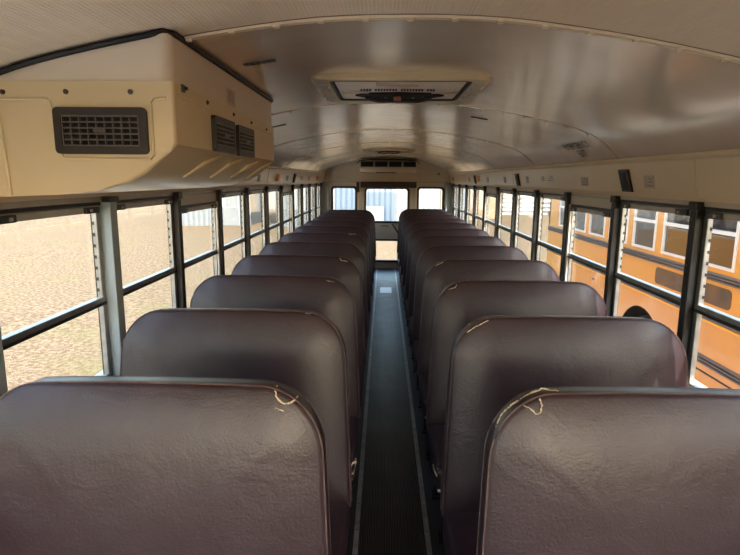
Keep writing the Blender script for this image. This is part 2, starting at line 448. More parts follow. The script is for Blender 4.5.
for s in SX:
    protos = {}
    for k in range(-4, 10):
        y0, y1 = P0+DP*k+.023, P0+DP*(k+1)-.023
        low = k in (1, 5)
        if k == -1 and s < 0:
            o = side_window(s, y0+.05, y1, low)
        elif low not in protos:
            o = side_window(s, y0, y1, low); protos[low] = o
        else:
            o = copy_tree(protos[low]); o.location = (s*W, (y0+y1)/2, .785)
        o.name = 'window_%d' % wn; wn += 1
        if wn == 23: wn = 25
    b = BM(); box(b, *sorted((s*1.10, s*1.15)), P0+DP*10+.022, YR, .785, 1.484)
    struct('trim_%d' % (60+s), b, WALLM)

# ------------------------------------------------------------------ seats
SW = .900; SH = .735; TH = .075
def rr_outline(d, w=SW, h=SH, r=.155, n=10, ns=6):
    """open bottom rounded top outline inset by d; starts bottom left, over the top, ends bottom right"""
    x = w/2-d; top = h-d; rr = max(r-d, .012); bot = min(d*.6, .1)
    P = [(-x, bot+(top-rr-bot)*k/ns) for k in range(ns)]
    for k in range(n+1):
        a = PI-PI/2*k/n; P.append((-x+rr+rr*math.cos(a), top-rr+rr*math.sin(a)))
    for k in range(1, 8): P.append((-x+rr+(2*x-2*rr)*k/8, top))
    for k in range(n+1):
        a = PI/2-PI/2*k/n; P.append((x-rr+rr*math.cos(a), top-rr+rr*math.sin(a)))
    P += [(x, top-rr-(top-rr-bot)*k/ns) for k in range(1, ns+1)]
    return [(px*(1-.085*max(0, pz/h)**1.2), pz) for px, pz in P]
def backrest_mesh():
    b = BM(); T = TH/2
    prof = [(.38, -T-.034), (.28, -T-.033), (.19, -T-.030), (.13, -T-.025), (.08, -T-.017), (.04, -T-.007), (.014, -T+.000), (.004, -T+.004), (0, -T+.010), (.002, 0), (0, T-.010), (.004, T-.004), (.014, T), (.04, T+.004), (.12, T+.008)]
    rings = []
    for d, y in prof:
        o = []
        for x, z in rr_outline(d):
            # slight bow of the top edge and a slimmer waist
            zz = z - .012*(x/(SW/2))**2*(z/SH); o.append(b.verts.new((x, y, zz)))
        rings.append(o)
    m = len(rings[0])
    for A, B in zip(rings, rings[1:]):
        for k in range(m-1): b.faces.new((A[k], A[k+1], B[k+1], B[k]))
        b.faces.new((A[m-1], A[0], B[0], B[m-1]))
    # front and back caps as strips between mirrored points
    for R in (rings[0], rings[-1]):
        i, j = 0, m-1
        while j-i > 2:
            b.faces.new((R[i], R[i+1], R[j-1], R[j])); i += 1; j -= 1
        if j-i == 2: b.faces.new((R[i], R[i+1], R[j]))
    return b
def piping_pts(y, d=.0015):
    return [(x, y, z-.012*(x/(SW/2))**2*(z/SH)) for x, z in rr_outline(d)]
def make_seat():
    root = empty('bus_seat')
    tilt = Matrix.Rotation(-.165, 4, 'X'); base = Vector((0, 0, .345))
    def T(bm):
        for v in bm.verts: v.co = (tilt @ v.co) + base
        return bm
    br = obj('backrest', T(backrest_mesh()), VINYL, root, smooth=True)
    for y in (-TH/2+.006, TH/2-.006):
        b = BM(); tube(b, piping_pts(y), .0027, 6); obj('piping', T(b), PIPING, br, smooth=True)
    b = BM(); box(b, -SW/2+.004, SW/2-.004, -.455, .0, .255, .375)
    bev(b, .035, 4)
    for v in b.verts:
        if v.co.z > .34: v.co.z += .014*math.cos(v.co.x/(SW/2)*1.4)*(1-((v.co.y+.22)/.24)**2*.7)
    cu = obj('seat_cushion', b, VINYL, root, smooth=True)
    b = BM(); tube(b, [(-SW/2+.012, -.452, .352), (SW/2-.012, -.452, .352)], .0036, 6); obj('piping', b, PIPING, cu, smooth=True)
    b = BM()
    for x in (-SW/2+.05, SW/2-.05): tube(b, [(x, -.43, .24), (x, .03, .24), (x, .12, .80)], .013, 8)
    for y in (-.42, .0): tube(b, [(-SW/2+.05, y, .24), (SW/2-.05, y, .24)], .013, 8)
    obj('seat_frame', b, BLACK, root, smooth=True)
    return root
def add_legs(root, aisle):
    """aisle: +1 if the aisle lies on +x of the seat"""
    for y in (-.38, -.05):
        b = BM(); x = aisle*(SW/2-.055)
        tube(b, [(x, y, .235), (x, y, .012)], .014, 10); cbox(b, (x, y, .006), (.05, .07, .011))
        obj('leg', b, BLACK, root)
    b = BM(); x = aisle*(SW/2-.02); box(b, x-.006, x+.006, -.460, -.448, .268, .280)
    obj('end_cap', b, WSTICK, root, bevel=.003)
    b = BM(); x = -aisle*(SW/2-.02); box(b, *sorted((x, -aisle*(SW/2+.035))), -.40, -.02, .225, .252)
    obj('wall_bracket', b, BLACK, root)
def tear(seat, pts, r=.0022, nm='tear'):
    """ragged pale edge of a rip; points given in backrest local x, z along the top edge plus depth"""
    tilt = Matrix.Rotation(-.165, 4, 'X'); base = Vector((0, 0, .345))
    b = BM(); rnd = random.Random(len(pts))
    P = []
    for a, c in zip(pts, pts[1:]):
        a = Vector(a); c = Vector(c); n = max(2, int((c-a).length/.004))
        for k in range(n): P.append(a.lerp(c, k/n)+Vector((rnd.uniform(-1, 1)*.0014, -rnd.random()*.001, rnd.uniform(-1, 1)*.0014)))
    P.append(Vector(pts[-1]))
    P = [(tilt @ p)+base for p in P]
    tube(b, P, r, 5, radii=[r*rnd.uniform(.5, 1.25) for _ in P])
    return tag(obj(nm, b, FOAM, seat), 'pale frayed foam showing through a rip')
def patch_dark(seat, x0, x1, z0, z1):
    pass
LX, RX = -.612, .622
left, right = [], []
pl = make_seat(); pr = copy_tree(pl)
add_legs(pl, 1); add_legs(pr, -1)
NL, NR = 11, 12
for i in range(NL):
    o = pl if i == 0 else copy_tree(pl); o.location = (LX, 1.142+.740*i, 0); left.append(o)
for i in range(NR):
    o = pr if i == 0 else copy_tree(pr); o.location = (RX, 1.125+.7125*i, 0); right.append(o)
ordn = ['nearest', 'second', 'third', 'fourth', 'fifth', 'sixth', 'seventh', 'eighth', 'ninth', 'tenth', 'eleventh', 'twelfth']
LL = {0: 'large maroon vinyl bus seat in left foreground with curved rip on its aisle corner',
      1: 'second maroon bus seat of the left row, in front of the grey window post',
      10: 'rearmost maroon bus seat of the left row, against the rear left window'}
RL = {0: 'large maroon vinyl bus seat in right foreground with long frayed tear on its corner',
      1: 'second maroon bus seat of the right row with sunlit slivers by the window',
      11: 'rearmost maroon bus seat of the right row, against the rear right window'}
for i, o in enumerate(left):
    tag(o, LL.get(i, '%s maroon vinyl bus seat from the camera in the left row' % ordn[i]), 'bus seat', 'bus seats left of the aisle')
for i, o in enumerate(right):
    tag(o, RL.get(i, '%s maroon vinyl bus seat from the camera in the right row' % ordn[i]), 'bus seat', 'bus seats right of the aisle')
# rips: x,z in backrest plane, y depth
F = -TH/2-.003
def edge(t, side, y=F, d=.0):
    """point on the rounded top corner, t 0 (side) .. 1 (top)"""
    a = PI/2*t; r = .155-d; x = SW/2-.155
    return (side*(x+r*math.cos(a))*.922, y, SH-.155+r*math.sin(a)-.012*.9)
tear(left[0], [edge(.86, 1, .0, -.003), edge(.85, 1, F+.008, .001), edge(.81, 1, F-.003, .012), edge(.74, 1, F-.005, .019), edge(.66, 1, F-.003, .013), edge(.62, 1, F+.008, .001), edge(.62, 1, .0, -.003)], .0026)
tear(left[0], [edge(.80, 1, F-.006, .036), edge(.66, 1, F-.006, .034)], .0016)
tear(right[0], [edge(.18, -1, -.01, 0), edge(.42, -1, .01, -.002), edge(.6, -1, .005, -.002), edge(.8, -1, .012, -.002), (-.29, .012, SH-.004), (-.255, -.01, SH-.004)], .0030)
tear(right[0], [edge(.66, -1, F+.008, .002), edge(.70, -1, F-.003, .012), edge(.74, -1, F-.006, .030), edge(.80, -1, F-.006, .030), edge(.84, -1, F-.004, .014), edge(.84, -1, F+.006, .001)], .0022)
tear(right[0], [edge(.05, -1, -.02, 0), edge(.16, -1, -.028, -.001)], .0028)
tear(right[1], [edge(.5, -1, F+.003, .006), edge(.7, -1, F+.0, .010), edge(.9, -1, F+.003, .004)], .0022)
tear(right[1], [edge(.6, -1, .01, -.003), edge(.98, -1, .01, -.003)], .0018)
tear(right[2], [edge(.6, -1, F+.002, .008), edge(.75, -1, F-.003, .018), edge(.8, -1, F, .005)], .0022)
tear(right[2], [edge(.9, -1, .005, -.003), (-.25, .005, SH-.003)], .0018)
tear(right[3], [edge(.6, -1, F, .006), edge(.85, -1, F, .006)], .0018)
tear(left[2], [edge(.8, 1, F-.002, .014), edge(.98, 1, F-.002, .014)], .0018)
tear(left[3], [edge(.95, 1, F+.002, .004), edge(.9, 1, F-.003, .02), edge(.7, 1, F, .012)], .0026)
tear(left[5], [(.24, F+.003, SH-.012), (.31, F+.003, SH-.014)], .002)
tear(left[1], [edge(1.0, 1, F+.004, .0), edge(.9, 1, F+.004, .0)], .0012)
# worn corner of a seat cushion and seat-mounted bits
b = BM(); tube(b, [(SW/2-.02, -.455, .34), (SW/2-.005, -.445, .355), (SW/2-.002, -.42, .352), (SW/2-.002, -.40, .33), (SW/2-.012, -.452, .30)], .005, 6)
tag(obj('cushion_tear', b, FOAM, left[2]), 'pale torn foam at the cushion corner')
b = BM(); tube(b, [(-SW/2+.01, -.455, .34), (-SW/2+.002, -.42, .35), (-SW/2+.001, -.36, .34)], .003, 6)
tag(obj('cushion_tear', b, FOAM, right[2]), 'pale torn foam at the cushion corner')

# ------------------------------------------------------------------ vents
def vent(parent, origin, ux, uz, un, w, h, cols, rows, knob=True, nm='vent'):
    """vent in the plane (ux, uz), un pointing out of the surface"""
    ux, uz, un = Vector(ux), Vector(uz), Vector(un); o = Vector(origin)
    M = Matrix((ux, un, uz)).transposed()
    def T(bm):
        for v in bm.verts: v.co = o + M @ v.co
        return bm
    b = BM(); ring(b, rounded(-w/2, w/2, -h/2, h/2, .010), rounded(-w/2+.016, w/2-.016, -h/2+.016, h/2-.016, .004), 'y', -.002, .009)
    root = obj(nm, T(b), BLACKP, parent, smooth=False)
    b = BM(); box(b, -w/2+.014, w/2-.014, -.001, .0015, -h/2+.014, h/2-.014); obj('duct_opening', T(b), VOID, root)
    b = BM(); iw, ih = w-.036, h-.036
    for k in range(cols+1):
        x = -iw/2+iw*k/cols; box(b, x-.0013, x+.0013, .002, .008, -ih/2, ih/2)
    for k in range(rows+1):
        z = -ih/2+ih*k/rows; box(b, -iw/2, iw/2, .003, .0095, z-.0014, z+.0014)
    obj('louvre_grille', T(b), GRILLE, root)
    if knob:
        b = BM(); prism(b, rounded(-iw/cols*.75, iw/cols*.75, -ih/rows*.32, ih/rows*.32, .003, 3), 'y', .008, .013)
        obj('thumb_lever', T(b), GRILLE, root)
    return root

# ------------------------------------------------------------------ front air conditioner
ac = tag(empty('air_conditioner', (0, 0, 0)), 'large cream air conditioning unit hung from the front left of the ceiling', 'air conditioner')
AY0, AY1 = 1.18, 2.225; AX = -.495
b = BM()
low = [(-1.052, 1.60), (-1.03, 1.648), (-.985, 1.70), (-.93, 1.738), (-.895, 1.757), (AX, 1.757), (AX, 1.628), (AX-.012, 1.615), (-.565, 1.568), (-.603, 1.547), (-.67, 1.530), (-.765, 1.520), (-.88, 1.515), (-1.062, 1.515)]
prism(b, low, 'y', AY0, AY1)
vert = [e for e in b.edges if abs(e.verts[0].co.y-e.verts[1].co.y) < 1e-6 and all(v.co.y < AY0+.01 for v in e.verts) and all(v.co.z < 1.764 or v.co.x > -.9 for v in e.verts)]
side = [e for e in vert if all(v.co.z <= 1.766 for v in e.verts) and not all(abs(v.co.z-1.757) < 1e-4 for v in e.verts) and all(v.co.x > -1.04 and v.co.z < 1.77 for v in e.verts) and min(v.co.z for v in e.verts) < 1.64]
bmesh.ops.bevel(b, geom=side, offset=.022, segments=5, affect='EDGES', profile=.5, clamp_overlap=True)
obj('lower_cover', b, ACC, ac, smooth=True)
b = BM()
hi = [(x, z-.006) for x, z in arc_pts(-.90, AX-.006)]
prism(b, [(-.90, 1.7575)]+hi+[(AX-.006, 1.7575)], 'y', AY0+.004, AY1-.004)
ve = [e for e in b.edges if all(v.co.y < AY0+.01 for v in e.verts) and all(abs(v.co.x-(AX-.006)) < 1e-4 for v in e.verts)]
bmesh.ops.bevel(b, geom=ve, offset=.03, segments=6, affect='EDGES', profile=.5)
obj('upper_housing', b, ACH, ac, smooth=True)
b = BM()
g = [(x, AY0, zc(x)-.009) for x, z in arc_pts(-1.0, AX-.045)]
g += [(AX-.02, AY0+.008, zc(AX)-.007), (AX-.004, AY0+.035, zc(AX)-.008), (AX-.003, AY1, zc(AX)-.008)]
tube(b, g, .0065, 8); obj('rubber_gasket', b, BLACK, ac, smooth=True)
b = BM()   # moulded ridges of the cover
tube(b, [(-.873, AY0-.0005, 1.720), (-.766, AY0-.0005, 1.720), (-.760, AY0-.0005, 1.716), (-.742, AY0-.0005, 1.602), (-.734, AY0-.0005, 1.598), (-.550, AY0-.0005, 1.598), (-.544, AY0-.0005, 1.604), (-.544, AY0-.0005, 1.714), (-.538, AY0-.0005, 1.720), (-.512, AY0, 1.723)], .0028, 8)
tube(b, [(-.873, AY0-.0005, 1.720), (-.864, AY0-.0005, 1.518)], .004, 8)
tube(b, [(AX, AY0+.02, 1.733), (AX, AY1-.005, 1.727)], .0026, 8)
for k in range(4):
    y = 1.43+.225*k
    bm_ = [(-.575, y, 1.560), (-.525, y+.02, 1.598), (AX-.008, y+.10, 1.618)]
    tube(b, bm_, .006, 6, radii=[.003, .008, .002])
obj('moulded_ridge', b, ACC, ac, smooth=True)
vent(ac, (-.652, AY0-.001, 1.655), (1, 0, 0), (0, 0, 1), (0, -1, 0), .198, .096, 9, 5)
vent(ac, (AX+.001, 1.523, 1.672), (0, 1, 0), (0, 0, 1), (1, 0, 0), .195, .090, 5, 5)
vent(ac, (AX+.001, 1.757, 1.670), (0, 1, 0), (0, 0, 1), (1, 0, 0), .195, .090, 5, 5)
for p, n_ in [((-.858, AY0, 1.734), 'y'), ((-.723, AY0, 1.735), 'y'), ((-.586, AY0, 1.735), 'y'), ((AX, 1.40, 1.743), 'x'), ((AX, 1.64, 1.741), 'x'), ((AX, 1.855, 1.739), 'x'), ((AX, 2.09, 1.737), 'x')]:
    b = BM(); p = Vector(p); d = Vector((0, -1, 0)) if n_ == 'y' else Vector((1, 0, 0))
    cyl(b, p-d*.001, p+d*.0025, .0055, 12); cyl(b, p+d*.0024, p+d*.005, .003, 6); obj('screw', b, SCREW, ac)
b = BM(); box(b, AX-.002, AX+.004, AY0+.045, AY0+.060, 1.742, 1.758); cyl(b, (AX, AY0+.052, 1.750), (AX+.012, AY0+.052, 1.750), .004, 8); obj('catch', b, SCREW, ac)
b = BM(); box(b, AX-.007, AX-.005, 1.60, 1.685, 1.765, 1.812); st = obj('rating_label', b, STICK, ac)
b = BM()
for k in range(5): box(b, AX-.0055, AX-.0045, 1.61+.013*k, 1.615+.013*k, 1.773, 1.806)
obj('printed_lines', b, GREYST, st)

# ------------------------------------------------------------------ rear air conditioner
ra = tag(empty('air_conditioner', (0, YR, 0)), 'small cream air conditioning unit with four dark vents above the rear door', 'air conditioner')
b = BM(); prism(b, [(YR-.34, 1.84), (YR-.35, 1.79), (YR-.33, 1.72), (YR-.28, 1.675), (YR-.16, 1.665), (YR-.001, 1.665), (YR-.001, 1.845)], 'x', -.46, .49)
for v in b.verts: v.co.y -= YR
obj('housing', b, ACC, ra, bevel=.012, seg=3)
for k in range(4):
    x = -.335+.233*k
    b = BM(); box(b, x-.10, x+.10, -.362, -.338, 1.755, 1.83); vv = obj('vent', b, VOID, ra, bevel=.004)
    b = BM(); ring(b, rect_n(x-.104, x+.104, 1.75, 1.835), rect_n(x-.096, x+.096, 1.759, 1.827), 'y', -.364, -.345); obj('vent_rim', b, BLACKP, vv)
b = BM(); tube(b, [(-.5, -.34, 1.80), (-.46, -.36, 1.845)]+[(x, -.36, 1.853+.02*(1-(x/.5)**2)) for x in (-.3, -.1, .1, .3)]+[(.49, -.36, 1.845), (.53, -.34, 1.80)], .009, 8); obj('rubber_gasket', b, BLACK, ra, smooth=True)
b = BM(); box(b, -.19, .15, -.20, -.10, 1.652, 1.668); obj('drain_grille', b, GRILLE, ra)

# ------------------------------------------------------------------ roof hatches
HT = {}
def roof_hatch(y0, label):
    z = zc(.15)-.012; zt = 1.935
    r = tag(empty('roof_hatch', (0, y0+.3, z)), label, 'roof hatch', 'roof hatches in the ceiling')
    def T(bm):
        for v in bm.verts: v.co -= Vector((0, y0+.3, z))
        return bm
    X0, X1, Y0, Y1 = -.305, .305, y0, y0+.60
    def fr(x0, x1, y0_, y1_, q, n=5): return [(x, y) for x, y in rounded(x0, x1, y0_, y1_, q, n)]
    def rg(bm, A, B, za, zb):
        V = [[bm.verts.new((p[0], p[1], t)) for p in q] for q in (A, B) for t in (za, zb)]
        oa, ob, ia, ib = V; n = len(A)
        for k in range(n):
            l = (k+1) % n
            for f in ((oa[k], oa[l], ob[l], ob[k]), (ia[k], ib[k], ib[l], ia[l]), (oa[k], ia[k], ia[l], oa[l]), (ob[k], ob[l], ib[l], ib[k])): bm.faces.new(f)
    b = BM(); rg(b, fr(X0, X1, Y0, Y1, .03), fr(X0+.06, X1-.06, Y0+.028, Y1-.10, .03), z-.012, z+.02)
    o = obj('outer_frame', T(b), ACC, r, bevel=.004)
    b = BM(); rg(b, fr(X0+.062, X1-.062, Y0+.030, Y1-.102, .03), fr(X0+.070, X1-.070, Y0+.036, Y1-.108, .025), z-.012, z+.004)
    obj('inner_seal', T(b), BLACK, r)
    b = BM(); box(b, X0+.074, X1-.074, Y0+.04, Y1-.112, z-.006, z+.012)
    obj('hatch_lid', T(b), ALU_W, r, bevel=.006)
    for xx in (X0+.031, X1-.031):
        b = BM()
        box(b, xx-.006, xx+.006, Y0+.09, Y0+.52, z-.0130, z-.0115)
        for k in range(9):
            cbox(b, (xx+.004*(-1)**k, Y0+.10+.05*k, z-.0145), (.034, .017, .005)); cbox(b, (xx, Y0+.122+.05*k, z-.014), (.012, .010, .004))
        obj('cast_marking', T(b), ALUD, r)
    b = BM(); box(b, -.085, .065, Y0+.09, Y0+.135, z-.012, z-.006); w_ = obj('warning_label', T(b), STICK, r)
    b = BM()
    for k in range(26):
        if k % 9 not in (4,): box(b, -.145+.0108*k, -.145+.0108*k+.007, Y0+.225, Y0+.24, z-.0125, z-.0065)
    obj('printed_letters', T(b), PRINT, r)
    for x0 in (-.215, .125):
        b = BM(); box(b, x0, x0+.10, Y0+.26, Y0+.30, z-.012, z-.0065); obj('small_label', T(b), STICK, r)
    b = BM()   # release handle well
    prism(b, [(-.17, Y0+.36), (-.12, Y0+.31), (0, Y0+.295), (.13, Y0+.31), (.18, Y0+.36), (.13, Y0+.42), (0, Y0+.435), (-.12, Y0+.42)], 'z', z-.013, z-.006)
    hw = obj('handle_recess', T(b), VOID, r)
    b = BM(); tube(b, [(-.13, Y0+.37, z-.018), (-.08, Y0+.36, z-.03), (.08, Y0+.36, z-.03), (.13, Y0+.37, z-.018)], .008, 8); obj('release_handle', T(b), BLACKP, r, smooth=True)
    b = BM(); cbox(b, (-.005, Y0+.355, z-.026), (.03, .07, .014)); tag(obj('handle_grip', T(b), mat('red_brown_grip_%d' % int(y0*10), (.28, .10, .06), .5), r, bevel=.003), 'small red brown grip')
    b = BM()
    for xx in (-.10, -.05, .06, .10): cyl(b, (xx, Y0+.385, z-.012), (xx, Y0+.385, z-.018), .006, 8)
    obj('bolts', T(b), ALU, r)
    return r
ALU_W = mat('pale_hatch_metal', (.86, .82, .75), .4, .0, col2=(.78, .74, .67), cscale=18)
roof_hatch(1.90, 'large cream framed roof hatch with black release handle in the near ceiling')
roof_hatch(6.45, 'small far roof hatch in the ceiling close to the rear door')
for i, (x0, x1, y) in enumerate([(-.45, -.36, 1.60), (-.675, -.59, 3.05), (.395, .48, 2.95)]):
    b = BM(); n = 6
    for k in range(n):
        xa = x0+(x1-x0)*k/n; xb = x0+(x1-x0)*(k+1)/n; za = zc((xa+xb)/2)
        box(b, xa, xb, y-.009, y+.009, za-.005, za+.002)
    o = tag(obj('ceiling_clip', b, BLACKP), ['short dark slotted clip in the ceiling right beside the front air conditioner', 'short dark clip in the ceiling just past the front air conditioner on the left', 'short dark clip in the ceiling right of and behind the near roof hatch'][i], 'clip', 'ceiling clips')

# ------------------------------------------------------------------ things on the header panels
def hx(z): return 1.062+(1.636-z)*.168
def hquad(s, y0, y1, z0, z1, t, lean=0.):
    b = BM()
    P = [(y0, z0), (y1, z0), (y1+lean, z1), (y0+lean, z1)]
    A = [b.verts.new((s*(hx(z)+.001), y, z)) for y, z in P]; B = [b.verts.new((s*(hx(z)-t), y, z)) for y, z in P]
    for i in range(4): b.faces.new((A[i], A[(i+1) % 4], B[(i+1) % 4], B[i]))
    b.faces.new(A[::-1]); b.faces.new(B); return b
lamps = [(1, 2.54, 'nearest black oblong speaker on the right header panel'), (1, 4.62, 'second black oblong speaker on the right header panel'), (1, 6.80, 'far small black oblong speaker on the right header panel'), (-1, 6.20, 'small black oblong speaker on the left header panel')]
for s, y, lb in lamps:
    r = tag(empty('header_speaker', (0, 0, 0)), lb, 'speaker', 'black speakers on the header panels')
    obj('cover', hquad(s, y, y+.095, 1.508, 1.610, .014, .03), BLACKP, r, bevel=.004)
    obj('grille_mesh', hquad(s, y+.012, y+.083, 1.52, 1.597, .016, .025), RUBBER, r)
stick = [(1, 2.34, 2.43, 1.528, 1.582, STICK, 'pinkish worn sticker just right of the nearest black speaker'),
         (1, 3.09, 3.20, 1.528, 1.578, STICK, 'faint beige sticker between the nearest and second speakers'),
         (1, 3.72, 3.86, 1.525, 1.597, WSTICK, 'white printed sticker on the right header panel near window exit'),
         (1, 3.93, 3.99, 1.55, 1.585, STICK, 'tiny beige sticker left of the white printed one'),
         (1, 4.35, 4.43, 1.535, 1.585, GREYST, 'small grey sticker right of the second black speaker'),
         (1, 5.15, 5.25, 1.53, 1.585, GREYST, 'small grey sticker left of the second black speaker'),
         (1, 6.0, 6.12, 1.53, 1.585, STICK, 'small beige sticker midway along the right header panel'),
         (1, 7.3, 7.42, 1.53, 1.585, GREYST, 'small grey sticker near the rear of the right header panel'),
         (-1, 4.45, 4.55, 1.53, 1.585, GREYST, 'small grey sticker on left header just behind the air conditioner'),
         (-1, 5.78, 5.90, 1.53, 1.585, GREYST, 'small grey sticker just before the left black speaker'),
         (-1, 6.75, 6.95, 1.53, 1.585, STICK, 'beige sticker just past the left black speaker'),
         (-1, 7.45, 7.6, 1.53, 1.585, GREYST, 'small grey sticker near the rear of the left header panel')]
for s, y0, y1, z0, z1, m_, lb in stick:
    o = tag(obj('sticker', hquad(s, y0, y1, z0, z1, .0015), m_), lb, 'sticker', 'stickers on the header panels')
    if m_ is not GREYST:
        b = None
        for q in range(3):
            zz = z1-.012-.014*q
            if zz-.005 < z0: break
            obj('printed_line', hquad(s, y0+.01, y0+(y1-y0)*(.5+.15*((q*7) % 3)), zz-.005, zz, .0022), GREYST, o)
for s, y, lb in ((-1, 5.20, 'amber lamp on the left header above the short emergency window'), (-1, 8.3, 'small amber lamp at rear end of the left header'),
                 (1, 6.55, 'amber lamp on the right header beside the far speaker'), (1, 8.95, 'amber lamp at rear end of the right header')):
    r = tag(empty('amber_lamp', (0, 0, 0)), lb, 'lamp', 'amber lamps on the header panels')
    obj('base_plate', hquad(s, y, y+.20, 1.528, 1.598, .003), STICK, r)
    obj('amber_lens', hquad(s, y+.02, y+.12, 1.532, 1.585, .022, .03), AMBER, r, bevel=.008, seg=3)
    obj('lens_arm', hquad(s, y+.06, y+.19, 1.585, 1.596, .012), AMBER, r, bevel=.003)

# stencilled lettering on the ceiling above the right push-out window
def text_mesh(txt, size, extr=.0006):
    cu = bpy.data.curves.new('t', 'FONT'); cu.body = txt; cu.size = size; cu.extrude = extr; cu.align_x = 'CENTER'; cu.space_line = .8
    o = bpy.data.objects.new('t', cu); C.objects.link(o)
    bpy.context.view_layer.update()
    me = bpy.data.meshes.new_from_object(o.evaluated_get(bpy.context.evaluated_depsgraph_get()))
    bpy.data.objects.remove(o); return me
def ceil_text(txt, size, yc, x0):
    me = text_mesh(txt, size)
    for v in me.vertices:
        x = x0-v.co.y*.9; v.co = Vector((x, yc-v.co.x, zc(x)-.003))
    me.materials.append(PRINT)
    o = bpy.data.objects.new('stencil_lettering', me); C.objects.link(o); return o
tag(ceil_text('EMERGENCY', .064, 2.95, .965), 'dark stencilled word EMERGENCY on the right curve of the ceiling', 'lettering')
tag(ceil_text('EXIT', .055, 2.97, 1.008), 'dark stencilled word EXIT on the ceiling, just below the longer word', 'lettering')

# ------------------------------------------------------------------ front end behind the camera
b = BM(); wall_with_holes(b, [-1.15, -1.06, -.03, .03, 1.06, 1.15], [0, 1.08, 1.74, 1.95], [(-1.06, -.03, 1.08, 1.74), (.03, 1.06, 1.08, 1.74)], YF-.05, YF)
struct('wall_front', b, WALLM)

# ------------------------------------------------------------------ outside
def ground_mat():
    m = bpy.data.materials.new('dry_straw_grass'); m.use_nodes = True
    nt = m.node_tree; N = nt.nodes; L = nt.links; bs = N['Principled BSDF']; bs.inputs['Roughness'].default_value = .95
    bs.inputs['Specular IOR Level'].default_value = .1
    tc = N.new('ShaderNodeTexCoord')
    def ns(s, d, v=None):
        n = N.new('ShaderNodeTexNoise'); n.inputs['Scale'].default_value = s; n.inputs['Detail'].default_value = d
        L.new(v or tc.outputs['Object'], n.inputs['Vector']); return n
    def ramp(n, p0, c0, p1, c1):
        r = N.new('ShaderNodeValToRGB'); r.color_ramp.elements[0].position = p0; r.color_ramp.elements[1].position = p1
        r.color_ramp.elements[0].color = (*c0, 1); r.color_ramp.elements[1].color = (*c1, 1); L.new(n.outputs['Fac'], r.inputs['Fac']); return r
    a = ramp(ns(14., 10.), .38, (.15, .100, .058), .64, (.30, .218, .142))
    c = ramp(ns(.8, 8.), .50, (0, 0, 0), .72, (1, 1, 1))
    mx = N.new('ShaderNodeMix'); mx.data_type = 'RGBA'; mx.inputs[7].default_value = (.19, .175, .07, 1)
    ml = N.new('ShaderNodeMath'); ml.operation = 'MULTIPLY'; ml.inputs[1].default_value = .45
    L.new(c.outputs['Color'], ml.inputs[0]); L.new(ml.outputs['Value'], mx.inputs[0]); L.new(a.outputs['Color'], mx.inputs[6])
    L.new(mx.outputs[2], bs.inputs['Base Color'])
    bp = N.new('ShaderNodeBump'); bp.inputs['Strength'].default_value = .8; bp.inputs['Distance'].default_value = .05
    L.new(ns(40., 6.).outputs['Fac'], bp.inputs['Height']); L.new(bp.outputs['Normal'], bs.inputs['Normal'])
    return m
b = BM(); nx, ny = 60, 60
gv = [[None]*(ny+1) for _ in range(nx+1)]
for i in range(nx+1):
    for j in range(ny+1):
        x = -90+180*i/nx; y = -60+180*j/ny
        d = max(0, min(1, (y-18)/14))*max(0, min(1, (x-4)/5))
        z = GZ+.05*math.sin(x*.4)*math.cos(y*.33)*(1 if abs(x)+abs(y) > 12 else 0)+d*.35
        gv[i][j] = b.verts.new((x, y, z))
for i in range(nx):
    for j in range(ny): b.faces.new((gv[i][j], gv[i+1][j], gv[i+1][j+1], gv[i][j+1]))
struct('ground', b, ground_mat(), smooth=True)

b = BM(); pts_ = []
rg_ = random.Random(3)
for k in range(48):
    t = k/48*4
    if t < 1: p = (-3.55+6.2*t, -14)
    elif t < 2: p = (2.65, -14+25*(t-1))
    elif t < 3: p = (2.65-6.2*(t-2), 11)
    else: p = (-3.55, 11-25*(t-3))
    pts_.append((p[0]+rg_.uniform(-.12, .12), p[1]+rg_.uniform(-.3, .3)))
prism(b, pts_, 'z', GZ-.1, GZ+.06)
struct('added_bounce_pad', b, mat('bounce_pad_gravel', (.60, .58, .55), .95, spec=.1, col2=(.70, .68, .65), cscale=22, cdetail=8, bump=.6, bscale=60))  # added unseen pale pad that bounces sunlight up to the ceiling

def corr(name, col, along='x', rough=.45):
    """ribbed metal siding material"""
    m = bpy.data.materials.new(name); m.use_nodes = True
    nt = m.node_tree; N = nt.nodes; L = nt.links; bs = N['Principled BSDF']; bs.inputs['Base Color'].default_value = (*col, 1); bs.inputs['Roughness'].default_value = rough
    tc = N.new('ShaderNodeTexCoord'); w = N.new('ShaderNodeTexWave'); w.bands_direction = along.upper(); w.inputs['Scale'].default_value = 1.1; w.inputs['Distortion'].default_value = .2
    L.new(tc.outputs['Object'], w.inputs['Vector'])
    bp = N.new('ShaderNodeBump'); bp.inputs['Strength'].default_value = .6; bp.inputs['Distance'].default_value = .06
    L.new(w.outputs['Fac'], bp.inputs['Height']); L.new(bp.outputs['Normal'], bs.inputs['Normal']); return m
WHT = corr('white_ribbed_siding', (.125, .138, .150)); BLU = corr('pale_blue_ribbed_siding', (.058, .085, .125)); TAN = mat('tan_wall', (.22, .185, .15), .8, col2=(.20, .165, .13), cscale=1)
WH2 = corr('white_lap_siding', (.20, .193, .185), 'z')
TRIMW = mat('white_trim', (.14, .15, .16), .5); ROOFM = mat('grey_roof', (.25, .24, .23), .6); BROWN = mat('brown_eaves', (.16, .12, .09), .7)
